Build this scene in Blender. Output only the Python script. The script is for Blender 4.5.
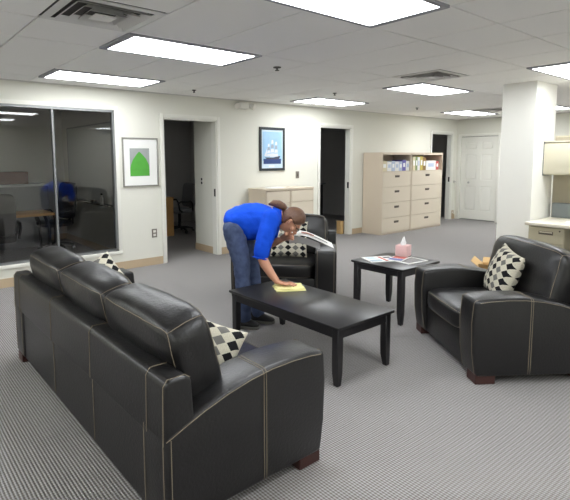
import bpy, bmesh, math, random
from mathutils import Vector, Matrix, noise
random.seed(7)
PI = math.pi
for o in list(bpy.data.objects):
    bpy.data.objects.remove(o, do_unlink=True)
scene = bpy.context.scene
col = scene.collection

# ------------------------------------------------------------------ camera, world, exposure
CAM_H = 1.52
cam_d = bpy.data.cameras.new('camera')
cam = bpy.data.objects.new('camera', cam_d)
col.objects.link(cam)
Fv = Vector((0.63153, 0.76773, -0.10844))
Rv = Vector((0.77197, -0.63564, -0.00444))
Uv = Vector((0.07234, 0.08091, 0.99409))
M3 = Matrix((Rv, Uv, -Fv)).transposed()
cam.matrix_world = Matrix.Translation((0, 0, CAM_H)) @ M3.to_4x4()
cam_d.sensor_fit = 'HORIZONTAL'
cam_d.sensor_width = 36
cam_d.lens = 485.615 / 570 * 36
cam_d.shift_x = (285 - 264.7) / 570
cam_d.shift_y = -(250 - 211.6) / 570
cam_d.clip_start = 0.05
scene.camera = cam

world = bpy.data.worlds.new('world')
scene.world = world
world.use_nodes = True
world.node_tree.nodes['Background'].inputs[0].default_value = (0.6, 0.62, 0.65, 1)
world.node_tree.nodes['Background'].inputs[1].default_value = 0.05
vs = scene.view_settings
vs.view_transform = 'Standard'
vs.look = 'None'
vs.gamma = 1
vs.use_curve_mapping = False
vs.exposure = 0.70
LIGHT = 9.0          # radiance of the ceiling light diffusers

# ------------------------------------------------------------------ materials
def lin(c):
    return tuple(((v / 255) / 12.92 if v / 255 < 0.04045 else ((v / 255 + 0.055) / 1.055) ** 2.4) for v in c)

def mat(name, rgb, rough=0.6, metal=0.0, var=0.0, vscale=8.0, bump=0.0, bscale=60.0, spec=0.5, emit=0.0, alpha=None, coat=0.0):
    m = bpy.data.materials.new(name)
    m.use_nodes = True
    nt = m.node_tree
    b = nt.nodes['Principled BSDF']
    c = lin(rgb)
    b.inputs['Base Color'].default_value = (*c, 1)
    b.inputs['Roughness'].default_value = rough
    b.inputs['Metallic'].default_value = metal
    b.inputs['Specular IOR Level'].default_value = spec
    b.inputs['Coat Weight'].default_value = coat
    b.inputs['Coat Roughness'].default_value = 0.25
    tc = nt.nodes.new('ShaderNodeTexCoord')
    if var > 0:
        n = nt.nodes.new('ShaderNodeTexNoise')
        n.inputs['Scale'].default_value = vscale
        n.inputs['Detail'].default_value = 4
        nt.links.new(tc.outputs['Object'], n.inputs['Vector'])
        r = nt.nodes.new('ShaderNodeMix'); r.data_type = 'RGBA'
        r.inputs[6].default_value = (*[max(0, v * (1 - var)) for v in c], 1)
        r.inputs[7].default_value = (*[min(1, v * (1 + var)) for v in c], 1)
        nt.links.new(n.outputs['Fac'], r.inputs[0])
        nt.links.new(r.outputs[2], b.inputs['Base Color'])
    if bump > 0:
        n2 = nt.nodes.new('ShaderNodeTexNoise')
        n2.inputs['Scale'].default_value = bscale
        n2.inputs['Detail'].default_value = 5
        nt.links.new(tc.outputs['Object'], n2.inputs['Vector'])
        bp = nt.nodes.new('ShaderNodeBump')
        bp.inputs['Strength'].default_value = bump
        bp.inputs['Distance'].default_value = 0.01
        nt.links.new(n2.outputs['Fac'], bp.inputs['Height'])
        nt.links.new(bp.outputs['Normal'], b.inputs['Normal'])
    if emit > 0:
        b.inputs['Emission Color'].default_value = (0.97, 1.0, 1.03, 1)
        b.inputs['Emission Strength'].default_value = emit
    return m

def carpet_material():
    m = bpy.data.materials.new('grey_loop_carpet'); m.use_nodes = True
    nt = m.node_tree; N = nt.nodes; L = nt.links
    b = N['Principled BSDF']; b.inputs['Roughness'].default_value = 0.95
    b.inputs['Specular IOR Level'].default_value = 0.15
    tc = N.new('ShaderNodeTexCoord')
    def wave(direction, scale, dist):
        w = N.new('ShaderNodeTexWave'); w.wave_type = 'BANDS'; w.bands_direction = direction
        w.inputs['Scale'].default_value = scale; w.inputs['Distortion'].default_value = dist
        w.inputs['Detail'].default_value = 2; w.inputs['Detail Scale'].default_value = 3
        L.new(tc.outputs['Object'], w.inputs['Vector']); return w
    wx = wave('X', 20.0, 0.5); wy = wave('Y', 17.0, 0.8)
    mul = N.new('ShaderNodeMath'); mul.operation = 'MULTIPLY_ADD'
    L.new(wy.outputs['Fac'], mul.inputs[0]); mul.inputs[1].default_value = 0.45
    L.new(wx.outputs['Fac'], mul.inputs[2])
    nz = N.new('ShaderNodeTexNoise'); nz.inputs['Scale'].default_value = 260; nz.inputs['Detail'].default_value = 3
    L.new(tc.outputs['Object'], nz.inputs['Vector'])
    add = N.new('ShaderNodeMath'); add.operation = 'MULTIPLY_ADD'
    L.new(nz.outputs['Fac'], add.inputs[0]); add.inputs[1].default_value = 0.9; L.new(mul.outputs[0], add.inputs[2])
    ramp = N.new('ShaderNodeValToRGB')
    ramp.color_ramp.elements[0].position = 0.30; ramp.color_ramp.elements[0].color = (*lin((112, 105, 98)), 1)
    ramp.color_ramp.elements[1].position = 1.0; ramp.color_ramp.elements[1].color = (*lin((178, 177, 178)), 1)
    sc = N.new('ShaderNodeMath'); sc.operation = 'MULTIPLY'; sc.inputs[1].default_value = 0.55
    L.new(add.outputs[0], sc.inputs[0]); L.new(sc.outputs[0], ramp.inputs['Fac'])
    L.new(ramp.outputs['Color'], b.inputs['Base Color'])
    bp = N.new('ShaderNodeBump'); bp.inputs['Strength'].default_value = 0.6; bp.inputs['Distance'].default_value = 0.006
    L.new(add.outputs[0], bp.inputs['Height']); L.new(bp.outputs['Normal'], b.inputs['Normal'])
    return m

def pillow_material():
    """rows of staggered diamonds, black and grey by turns, on cream weave"""
    m = bpy.data.materials.new('diamond_weave'); m.use_nodes = True
    nt = m.node_tree; N = nt.nodes; L = nt.links
    b = N['Principled BSDF']; b.inputs['Roughness'].default_value = 0.85; b.inputs['Specular IOR Level'].default_value = 0.2
    tc = N.new('ShaderNodeTexCoord'); sp = N.new('ShaderNodeSeparateXYZ')
    L.new(tc.outputs['UV'], sp.inputs[0])
    def math_(op, a, bb=None, c=None):
        n = N.new('ShaderNodeMath'); n.operation = op
        for i, v in enumerate((a, bb, c)):
            if v is None: continue
            if isinstance(v, (int, float)): n.inputs[i].default_value = v
            else: L.new(v, n.inputs[i])
        return n.outputs[0]
    u = math_('MULTIPLY', sp.outputs['X'], 5.0)
    v = math_('MULTIPLY', sp.outputs['Y'], 6.0)
    def lattice(ou, ov, keyadd):
        uu = math_('ADD', u, ou); vv = math_('ADD', v, ov)
        fu = math_('ABSOLUTE', math_('SUBTRACT', math_('FRACT', uu), 0.5))
        fv = math_('ABSOLUTE', math_('SUBTRACT', math_('FRACT', vv), 0.5))
        ins = math_('LESS_THAN', math_('ADD', fu, fv), 0.46)
        key = math_('MODULO', math_('ADD', math_('FLOOR', uu), keyadd), 2.0)
        return ins, math_('GREATER_THAN', key, 0.5)
    cream = (*lin((196, 190, 170)), 1); black = (*lin((24, 24, 26)), 1); grey = (*lin((112, 110, 106)), 1)
    def mix(f, a, c):
        n = N.new('ShaderNodeMix'); n.data_type = 'RGBA'
        L.new(f, n.inputs[0])
        for i, x in ((6, a), (7, c)):
            if isinstance(x, tuple): n.inputs[i].default_value = x
            else: L.new(x, n.inputs[i])
        return n.outputs[2]
    i1, k1 = lattice(0.0, 0.0, 10.0)
    nz = N.new('ShaderNodeTexNoise'); nz.inputs['Scale'].default_value = 60
    L.new(tc.outputs['UV'], nz.inputs['Vector'])
    cr = mix(nz.outputs['Fac'], (*lin((175, 168, 146)), 1), (*lin((218, 214, 198)), 1))
    c1 = mix(i1, cr, mix(k1, black, grey))
    L.new(c1, b.inputs['Base Color'])
    return m

def glass_material():
    m = bpy.data.materials.new('window_glass'); m.use_nodes = True
    nt = m.node_tree; N = nt.nodes; L = nt.links
    out = N['Material Output']; N.remove(N['Principled BSDF'])
    t = N.new('ShaderNodeBsdfTransparent'); t.inputs[0].default_value = (0.95, 0.955, 0.95, 1)
    g = N.new('ShaderNodeBsdfGlossy'); g.inputs['Roughness'].default_value = 0.02; g.inputs['Color'].default_value = (0.9, 0.9, 0.9, 1)
    f = N.new('ShaderNodeFresnel'); f.inputs['IOR'].default_value = 1.55
    mx = N.new('ShaderNodeMixShader')
    L.new(f.outputs[0], mx.inputs[0]); L.new(t.outputs[0], mx.inputs[1]); L.new(g.outputs[0], mx.inputs[2])
    L.new(mx.outputs[0], out.inputs['Surface'])
    return m

MT = dict(
    wall=mat('warm_white_paint', (226, 225, 214), 0.75, var=0.02, vscale=2, bump=0.05, bscale=180),
    column=mat('column_paint', (236, 235, 228), 0.75, var=0.015, vscale=2),
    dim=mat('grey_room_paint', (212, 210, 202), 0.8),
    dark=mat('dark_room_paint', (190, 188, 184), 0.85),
    trim=mat('white_trim_paint', (232, 231, 222), 0.5),
    tan=mat('tan_vinyl_base', (190, 169, 140), 0.55),
    tile=mat('ceiling_tile', (247, 246, 243), 0.9, var=0.04, vscale=240, bump=0.12, bscale=300),
    tbar=mat('ceiling_grid', (210, 208, 204), 0.6),
    carpet=carpet_material(),
    leather=mat('black_leather', (16, 15, 16), 0.36, var=0.15, vscale=20, bump=0.16, bscale=70, spec=0.6),
    stitch=mat('tan_thread', (132, 121, 103), 0.7),
    redwood=mat('red_brown_wood', (58, 30, 26), 0.45, var=0.3, vscale=12),
    blackwood=mat('black_stained_wood', (26, 25, 27), 0.33, var=0.2, vscale=10, spec=0.5),
    pillow=pillow_material(),
    glass=glass_material(),
    alu=mat('grey_aluminium', (140, 142, 142), 0.4, metal=0.6),
    beige=mat('beige_metal', (206, 192, 172), 0.5),
    beige2=mat('pale_beige_metal', (214, 203, 184), 0.5),
    handle=mat('dark_grey_plastic', (92, 84, 74), 0.5),
    black=mat('black_plastic', (22, 22, 24), 0.5),
    cutout=mat('dark_recess', (70, 62, 54), 0.7),
    shirt=mat('royal_blue_cotton', (18, 76, 206), 0.85, var=0.14, vscale=9, bump=0.6, bscale=16, spec=0.2),
    jeans=mat('blue_denim', (76, 88, 118), 0.85, var=0.5, vscale=22, bump=0.3, bscale=30, spec=0.2),
    skin=mat('skin', (205, 150, 122), 0.55, var=0.06, vscale=20),
    hair=mat('brown_hair', (100, 69, 51), 0.45, var=0.55, vscale=55, bump=0.4, bscale=90),
    hairtie=mat('grey_fabric_tie', (150, 150, 152), 0.7),
    shoe=mat('black_shoe', (34, 33, 34), 0.55),
    sole=mat('grey_rubber', (120, 118, 112), 0.7),
    lace=mat('pale_lace', (170, 168, 162), 0.8),
    eye=mat('eye_dark', (30, 24, 20), 0.2),
    cloth=mat('yellow_cloth', (240, 234, 168), 0.9, var=0.06, vscale=30),
    paper=mat('white_paper', (238, 238, 234), 0.6),
    tissue=mat('white_tissue', (245, 245, 245), 0.8),
    pink=mat('pink_card', (232, 192, 190), 0.6, var=0.04, vscale=60),
    redink=mat('red_print', (196, 88, 74), 0.5), blueink=mat('blue_print', (96, 104, 172), 0.5),
    greyink=mat('grey_print', (120, 118, 116), 0.5), darkink=mat('dark_print', (62, 60, 60), 0.5),
    paleblue=mat('pale_blue_print', (178, 196, 208), 0.5),
    brownink=mat('brown_print', (150, 90, 70), 0.5),
    silver=mat('silver_frame', (150, 148, 140), 0.35, metal=0.5),
    mount=mat('white_mount', (240, 240, 236), 0.7),
    artgrey=mat('art_grey', (158, 162, 160), 0.7, var=0.05, vscale=30),
    artgreen=mat('art_green', (84, 168, 62), 0.7, var=0.12, vscale=14),
    blackframe=mat('black_frame', (38, 44, 50), 0.4),
    skyblue=mat('art_sky', (158, 196, 226), 0.6, var=0.18, vscale=9),
    artpale=mat('art_border', (206, 222, 234), 0.6),
    sea=mat('art_sea', (44, 66, 122), 0.6, var=0.2, vscale=20),
    sail=mat('art_sail', (222, 224, 228), 0.6), hull=mat('art_hull', (70, 74, 92), 0.6), sailgrey=mat('art_sail_grey', (158, 166, 180), 0.6),
    plate=mat('switch_plate', (126, 120, 110), 0.4, metal=0.3), outletw=mat('outlet_face', (226, 222, 212), 0.4),
    vent=mat('vent_metal', (226, 225, 222), 0.4), ventdark=mat('vent_dark', (84, 82, 80), 0.8),
    frame=mat('light_frame', (150, 150, 156), 0.6),
    lamp=mat('light_diffuser', (255, 255, 255), 0.5, emit=LIGHT),
    worktop=mat('cream_worktop', (222, 216, 200), 0.45), bin=mat('cream_bin', (214, 208, 186), 0.5),
    pedestal=mat('khaki_metal', (178, 172, 148), 0.5), panel=mat('beige_fabric', (176, 168, 148), 0.9, bump=0.3, bscale=200),
    slate=mat('slate_blue_plastic', (122, 128, 128), 0.6), card=mat('cardboard', (198, 164, 112), 0.8),
    wood=mat('light_oak', (196, 150, 90), 0.5, var=0.12, vscale=10), cherry=mat('cherry_wood', (112, 50, 34), 0.5, var=0.15, vscale=6),
    chairgrey=mat('charcoal_fabric', (44, 42, 42), 0.8), bluecloth=mat('blue_fabric', (36, 62, 190), 0.8),
    board=mat('whiteboard', (206, 208, 206), 0.25), chrome=mat('brushed_steel', (190, 188, 184), 0.3, metal=0.9),
    chairmid=mat('grey_plastic', (120, 120, 122), 0.5),
    bk1=mat('spine_cream', (216, 206, 174), 0.6), bk2=mat('spine_white', (226, 226, 224), 0.6), bk3=mat('spine_pale_blue', (180, 192, 214), 0.6),
    bk4=mat('spine_violet', (104, 98, 172), 0.6), bk5=mat('spine_yellow', (196, 176, 84), 0.6), bk6=mat('spine_green', (128, 150, 96), 0.6),
    bk7=mat('spine_red', (186, 88, 84), 0.6), bk8=mat('spine_brown', (140, 112, 62), 0.6),
)

# ------------------------------------------------------------------ mesh helpers
def snap(me, pts, off=.0008, n=6):
    from mathutils.bvhtree import BVHTree
    bv = BVHTree.FromPolygons([v.co[:] for v in me.vertices], [tuple(p.vertices) for p in me.polygons])
    out = []
    for a, b in zip(pts, pts[1:]):
        a, b = Vector(a), Vector(b)
        for k in range(n): out.append(a.lerp(b, k / n))
    out.append(Vector(pts[-1])); res = []
    for p in out:
        c, nn, _, _ = bv.find_nearest(p)
        res.append(c + nn * off)
    return res

class MB:
    def __init__(s): s.v = []; s.f = []
    def add(s, verts, faces):
        n = len(s.v); s.v += [tuple(v) for v in verts]; s.f += [tuple(i + n for i in f) for f in faces]; return s
    def box(s, x0, x1, y0, y1, z0, z1):
        v = [(x, y, z) for z in (z0, z1) for y in (y0, y1) for x in (x0, x1)]
        return s.add(v, [(0, 2, 3, 1), (4, 5, 7, 6), (0, 1, 5, 4), (2, 6, 7, 3), (0, 4, 6, 2), (1, 3, 7, 5)])
    def taper(s, c0, h0, c1, h1):     # square section from (cx,cy,z) half (hx,hy) to another
        v = []
        for (c, h) in ((c0, h0), (c1, h1)):
            v += [(c[0] + sx * h[0], c[1] + sy * h[1], c[2]) for sx, sy in ((-1, -1), (1, -1), (1, 1), (-1, 1))]
        return s.add(v, [(3, 2, 1, 0), (4, 5, 6, 7)] + [(i, (i + 1) % 4, 4 + (i + 1) % 4, 4 + i) for i in range(4)])
    def prism(s, prof, axis, a0, a1):  # profile of 2D points extruded along axis
        n = len(prof)
        def p(q, a):
            return (a, q[0], q[1]) if axis == 'x' else ((q[0], a, q[1]) if axis == 'y' else (q[0], q[1], a))
        v = [p(q, a0) for q in prof] + [p(q, a1) for q in prof]
        return s.add(v, [tuple(range(n - 1, -1, -1)), tuple(range(n, 2 * n))] + [(i, (i + 1) % n, n + (i + 1) % n, n + i) for i in range(n)])
    def tube(s, pts, rad, n=6, caps=True, flat=None):
        """rings along a path; rad is a number, list of numbers or list of (r1, r2) with r2 along `flat`"""
        pts = [Vector(p) for p in pts]; k = len(pts)
        if not isinstance(rad, (list, tuple)): rad = [rad] * k
        base = len(s.v); prev = None
        for i, p in enumerate(pts):
            t = (pts[min(i + 1, k - 1)] - pts[max(i - 1, 0)]).normalized()
            if flat is not None: e2 = (Vector(flat) - t * t.dot(Vector(flat))).normalized(); e1 = t.cross(e2)
            else:
                if prev is None: prev = Vector((0, 0, 1)) if abs(t.z) < 0.9 else Vector((1, 0, 0))
                e1 = (prev - t * t.dot(prev)).normalized(); prev = e1; e2 = t.cross(e1)
            r = rad[i]; r1, r2 = (r, r) if not isinstance(r, (list, tuple)) else r
            for j in range(n):
                a = 2 * PI * j / n
                s.v.append(tuple(p + e1 * (math.cos(a) * r1) + e2 * (math.sin(a) * r2)))
        for i in range(k - 1):
            for j in range(n):
                s.f.append((base + i * n + j, base + i * n + (j + 1) % n, base + (i + 1) * n + (j + 1) % n, base + (i + 1) * n + j))
        if caps:
            s.f.append(tuple(base + j for j in range(n - 1, -1, -1))); s.f.append(tuple(base + (k - 1) * n + j for j in range(n)))
        return s
    def ball(s, c, r, n=12, m=8):
        if not isinstance(r, (list, tuple)): r = (r, r, r)
        v = [(c[0], c[1], c[2] - r[2])]
        for i in range(1, m):
            ph = -PI / 2 + PI * i / m
            v += [(c[0] + r[0] * math.cos(ph) * math.cos(2 * PI * j / n), c[1] + r[1] * math.cos(ph) * math.sin(2 * PI * j / n), c[2] + r[2] * math.sin(ph)) for j in range(n)]
        v.append((c[0], c[1], c[2] + r[2]))
        f = [(0, 1 + (j + 1) % n, 1 + j) for j in range(n)]
        for i in range(m - 2):
            f += [(1 + i * n + j, 1 + i * n + (j + 1) % n, 1 + (i + 1) * n + (j + 1) % n, 1 + (i + 1) * n + j) for j in range(n)]
        t = len(v) - 1; b = 1 + (m - 2) * n
        f += [(t, b + j, b + (j + 1) % n) for j in range(n)]
        return s.add(v, f)
    def limb(s, pts, rads, n=12):
        s.tube(pts, rads, n)
        for p, r in zip(pts, rads):
            s.ball(p, r if not isinstance(r, (list, tuple)) else min(r), n, 8)
        return s
    def cyl(s, c, r, z0, z1, n=16):
        return s.tube([(c[0], c[1], z0), (c[0], c[1], z1)], r, n)
    def mesh(s, name='m', bevel=0, seg=2, smooth=False, angle=40):
        me = bpy.data.meshes.new(name); me.from_pydata(s.v, [], s.f)
        bm = bmesh.new(); bm.from_mesh(me)
        bmesh.ops.recalc_face_normals(bm, faces=bm.faces)
        if bevel > 0:
            es = [e for e in bm.edges if len(e.link_faces) == 2 and e.calc_face_angle(0) > 0.5]
            bmesh.ops.bevel(bm, geom=es, offset=bevel, segments=seg, profile=0.5, affect='EDGES', clamp_overlap=True)
        bm.to_mesh(me); bm.free()
        if smooth or bevel > 0:
            me.polygons.foreach_set('use_smooth', [True] * len(me.polygons))
            me.set_sharp_from_angle(angle=math.radians(angle))
        return me
    def build(s, name, m, parent=None, loc=None, rot=None, **k):
        return link(name, s.mesh(name, **k), m, parent, loc, rot)

def link(name, me, m, parent=None, loc=None, rot=None):
    o = bpy.data.objects.new(name, me); col.objects.link(o)
    if isinstance(m, str): m = MT[m]
    if m is not None and len(me.materials) == 0: me.materials.append(m)
    if parent is not None: o.parent = parent
    if loc is not None: o.location = loc
    if rot is not None: o.rotation_euler = rot
    return o

def B(x0, x1, y0, y1, z0, z1): return MB().box(x0, x1, y0, y1, z0, z1)

def tag(o, label, cat, group=None):
    o['label'] = label; o['category'] = cat
    if group: o['group'] = group
    return o

def thing(name, label, cat, loc=(0, 0, 0), rz=0, group=None):
    o = bpy.data.objects.new(name, None); col.objects.link(o)
    o.empty_display_size = 0.1
    o.location = loc; o.rotation_euler = (0, 0, rz)
    return tag(o, label, cat, group)

def struct(name, mb, m, parent=None, **k):
    o = mb.build(name, m, parent, **k)
    if parent is None: o['kind'] = 'structure'
    return o

def copy_tree(o, parent=None):
    c = o.copy(); col.objects.link(c)
    if parent is not None: c.parent = parent
    for ch in list(o.children): copy_tree(ch, c)
    return c

def remeshed(mb, voxel, smooth=3, name='m', factor=0.5):
    """one continuous surface around overlapping pieces"""
    me = bpy.data.meshes.new('tmp'); me.from_pydata(mb.v, [], mb.f)
    bm = bmesh.new(); bm.from_mesh(me); bmesh.ops.recalc_face_normals(bm, faces=bm.faces); bm.to_mesh(me); bm.free()
    o = bpy.data.objects.new('tmp', me); col.objects.link(o)
    r = o.modifiers.new('r', 'REMESH'); r.mode = 'VOXEL'; r.voxel_size = voxel
    if smooth:
        q = o.modifiers.new('s', 'SMOOTH'); q.iterations = smooth; q.factor = factor
    dg = bpy.context.evaluated_depsgraph_get(); dg.update()
    out = bpy.data.meshes.new_from_object(o.evaluated_get(dg)); out.name = name
    bpy.data.objects.remove(o, do_unlink=True); bpy.data.meshes.remove(me)
    out.polygons.foreach_set('use_smooth', [True] * len(out.polygons))
    return out

def cushion_mesh(sx, sy, sz, power=5.0, cuts=10, puff=(0, 0, 0), wrinkle=0.0, seed=0.0, name='cushion'):
    """soft rounded block centred on the origin; puff = extra bulge of the x, y, z faces"""
    bm = bmesh.new(); bmesh.ops.create_cube(bm, size=2)
    bmesh.ops.subdivide_edges(bm, edges=bm.edges[:], cuts=cuts, use_grid_fill=True)
    for v in bm.verts:
        p = v.co.copy(); r = (abs(p.x) ** power + abs(p.y) ** power + abs(p.z) ** power) ** (1 / power)
        q = p / r
        bu = [(1 - abs(q.y) ** 2.2) * (1 - abs(q.z) ** 2.2), (1 - abs(q.x) ** 2.2) * (1 - abs(q.z) ** 2.2), (1 - abs(q.x) ** 2.2) * (1 - abs(q.y) ** 2.2)]
        c = Vector((q.x * (sx / 2 + puff[0] * bu[0]), q.y * (sy / 2 + puff[1] * bu[1]), q.z * (sz / 2 + puff[2] * bu[2])))
        if wrinkle:
            nn = noise.noise(Vector((c.x * 7 + seed, c.y * 5, c.z * 11))) + 0.5 * noise.noise(Vector((c.x * 16, c.y * 13 + seed, c.z * 20)))
            c += q.normalized() * (nn * wrinkle)
        v.co = c
    bmesh.ops.recalc_face_normals(bm, faces=bm.faces)
    me = bpy.data.meshes.new(name); bm.to_mesh(me); bm.free()
    me.polygons.foreach_set('use_smooth', [True] * len(me.polygons))
    return me

# ------------------------------------------------------------------ room shell
WY = 6.36; WT = 0.12; CZ = 2.45; XR = 11.41; XL = -2.87; YN = -2.40
struct('floor', B(XL - 0.15, XR + 0.15, YN - 0.15, 10.6, -0.1, 0), 'carpet')
# openings in the long wall: (x0, x1, z0, z1)
WIN = (-0.55, 2.63, 0.27, 2.17)
OPEN = [WIN, (3.35, 4.27, 0, 2.11), (6.56, 7.43, 0, 2.11), (10.29, 11.19, 0, 2.10)]
wb = MB(); x = XL
for (a, b, z0, z1) in OPEN:
    wb.box(x, a, WY, WY + WT, 0, CZ)
    wb.box(a, b, WY, WY + WT, z1, CZ)
    if z0 > 0: wb.box(a, b, WY, WY + WT, 0, z0)
    x = b
wb.box(x, XR + 0.1, WY, WY + WT, 0, CZ)
struct('wall_back', wb, 'wall')
# right wall with the closet opening
CY0, CY1 = 5.33, 6.24
wr = MB().box(XR, XR + 0.12, YN, CY0, 0, CZ).box(XR, XR + 0.12, CY1, WY, 0, CZ).box(XR, XR + 0.12, CY0, CY1, 2.03, CZ)
struct('wall_right', wr, 'wall')
struct('wall_left', B(XL - 0.12, XL, YN, WY + WT, 0, CZ), 'wall')
struct('wall_front', B(XL - 0.12, XR + 0.12, YN - 0.12, YN, 0, CZ), 'wall')
# baseboards
bb = MB()
for a, b in ((XL, 3.30), (4.33, 4.86), (5.95, 6.50), (7.49, 7.80), (9.98, 10.23), (11.25, XR)):
    bb.box(a, b, WY - 0.012, WY, 0, 0.11)
struct('baseboard_back', bb, 'tan')
struct('baseboard_right', MB().box(XR - 0.012, XR, YN, CY0 - 0.06, 0, 0.11), 'tan')
struct('wall_column', MB().box(6.40, 7.02, 2.55, 2.96, 0, CZ), 'column')

# ceiling: slab with hung tiles, each tile its own piece
PX = 0.6375
XS = [1.59 + PX * k for k in range(-7, 17)]
def rows():
    y = 3.50 - 1.83 * 4; r = []
    while y < WY:
        r.append((y, y + 0.61, True)); r.append((y + 0.61, y + 1.83, False)); y += 1.83
    return r
LIGHT_COLS = (1, 7, 13, 19)           # column index of each light's first tile
ceiling = struct('ceiling', B(XL - 0.15, XR + 0.15, YN - 0.15, 10.6, CZ + 0.02, CZ + 0.1), 'tbar')
vents = {(6, 2.89), (12, 2.89)}
tile_me = {}
def tile(x0, x1, y0, y1):
    x0, x1, y0, y1 = max(x0, XL), min(x1, XR), max(y0, YN), min(y1, WY)
    if x1 - x0 < 0.05 or y1 - y0 < 0.05: return
    key = (round(x1 - x0, 3), round(y1 - y0, 3))
    if key not in tile_me:
        w, d = key[0] / 2 - 0.006, key[1] / 2 - 0.006
        tile_me[key] = MB().box(-w, w, -d, d, -0.008, 0.012).mesh('ceiling_tile'); tile_me[key].materials.append(MT['tile'])
    link('ceiling_tile', tile_me[key], None, ceiling, ((x0 + x1) / 2, (y0 + y1) / 2, CZ + 0.008))
light_spots = []
for (y0, y1, lit) in rows():
    if y1 < YN: continue
    for i in range(len(XS) - 1):
        if i in (19, 20) and y0 > 3.6:
            continue
        if lit and (i in LIGHT_COLS or i - 1 in LIGHT_COLS):
            if i in LIGHT_COLS and y0 > YN and y1 < WY: light_spots.append((i, XS[i], y0))
            continue
        if not lit and i in (6, 12) and abs(y1 - 3.50) < 0.01:
            tile(XS[i], XS[i + 1], y0, y1 - 0.61); continue
        tile(XS[i], XS[i + 1], y0, y1)
for i in (19, 20):
    tile(XS[i], XS[i + 1], 5.54, WY)
    if i == 20: tile(XS[i], XS[i + 1], 4.11, 4.93)
    else: tile(XS[i], XS[i + 1], 4.11, 4.32)
light_spots.append((19, XS[19], 4.93))
struct('trim_1', MB().box(XL, XR, WY - 0.02, WY, CZ - 0.012, CZ).box(XR - 0.02, XR, YN, WY, CZ - 0.012, CZ), 'tbar')

# ceiling lights
def ceiling_light(x, y, label):
    t = thing('ceiling_light', label, 'ceiling light', (x, y, CZ), 0, 'recessed ceiling lights')
    w, d = 2 * PX, 0.61
    f = MB().box(0.004, w - 0.004, 0.004, 0.035, -0.012, 0.012).box(0.004, w - 0.004, d - 0.035, d - 0.004, -0.012, 0.012)
    f.box(0.004, 0.06, 0.035, d - 0.035, -0.012, 0.012).box(w - 0.06, w - 0.004, 0.035, d - 0.035, -0.012, 0.012)
    f.build('light_frame', 'frame', t)
    B(0.06, w - 0.06, 0.035, d - 0.035, -0.010, 0.012).build('diffuser', 'lamp', t)
names = {(7, 1.67): 'large bright ceiling light cut off by the top edge of the picture',
         (7, 3.50): 'bright ceiling light beside the square vent, upper left',
         (7, 5.33): 'ceiling light near the glass office window, leftmost in view',
         (13, 5.33): 'ceiling light close to the wall above the ship picture and dark doorway',
         (13, 3.50): 'ceiling light next to the dark louvred vent, right of centre',
         (13, 1.67): 'ceiling light in front of the white column, at the right edge',
         (19, 4.93): 'farthest small ceiling light in front of the white closet door',
         (19, 3.50): 'ceiling light seen as a sliver just right of the white column'}
for (i, x, y) in light_spots:
    lab = names.get((i, round(y, 2)), 'ceiling light of the same grid outside the picture')
    ceiling_light(x, y, lab)

# ceiling vents
def vent(x, y, label, w=PX, d=0.61, dark=False):
    t = thing('ceiling_vent', label, 'vent', (x + w / 2, y + d / 2, CZ), 0, 'square ceiling vents')
    B(-w / 2 + .006, w / 2 - .006, -d / 2 + .006, d / 2 - .006, 0.012, 0.019).build('backing', 'ventdark', t)
    def ring(h0, h1, z0, z1, th=0.004):
        v = []
        for (h, z) in ((h0, z0), (h1, z1), (h1 - th, z1 + th), (h0 - th, z0 + th)):
            v += [(sx * h, sy * h * d / w, z) for sx, sy in ((-1, -1), (1, -1), (1, 1), (-1, 1))]
        f = []
        for k in range(4):
            for j in range(4):
                f.append((k * 4 + j, k * 4 + (j + 1) % 4, ((k + 1) % 4) * 4 + (j + 1) % 4, ((k + 1) % 4) * 4 + j))
        return MB().add(v, f)
    ring(w / 2 - .005, w / 2 - .06, -0.004, -0.006, 0.006).build('vent_frame', 'vent', t)
    ring(w / 2 - .075, w / 2 - .115, -0.016, 0.010).build('louver', 'vent', t)
    ring(w / 2 - .135, w / 2 - .175, -0.018, 0.010).build('louver', 'vent', t)
    ring(w / 2 - .195, w / 2 - .225, -0.020, 0.010).build('louver', 'vent', t)
    B(-.07, .07, -.065, .065, -0.02, -0.014).build('centre_plate', 'vent', t)
vent(XS[6], 2.89, 'square metal ceiling vent with stepped louvers at upper left')
vent(XS[19], 4.32, 'small far ceiling vent touching the farthest ceiling light')
vent(XS[12], 2.89, 'dark square ceiling vent beside the ceiling light right of centre')

# sprinkler heads
for (x, y, r, lab) in ((3.34, 3.85, .04, 'dark sprinkler head between two lights at the middle of the ceiling'),
                       (3.54, 5.80, .028, 'small sprinkler head above the open doorway at left'),
                       (5.29, 4.84, .028, 'small sprinkler head just above the light near the ship picture'),
                       (8.05, 5.30, .028, 'small sprinkler head above the tall filing cabinets')):
    t = thing('sprinkler_head', lab, 'sprinkler', (x, y, CZ), 0, 'ceiling sprinklers')
    MB().cyl((0, 0), r, -0.008, 0.0).build('escutcheon', 'ventdark', t)
    MB().tube([(0, 0, -.006), (0, 0, -.03)], [.012, .008], 8).cyl((0, 0), r * .55, -.036, -.03).build('deflector', 'ventdark', t)

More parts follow.
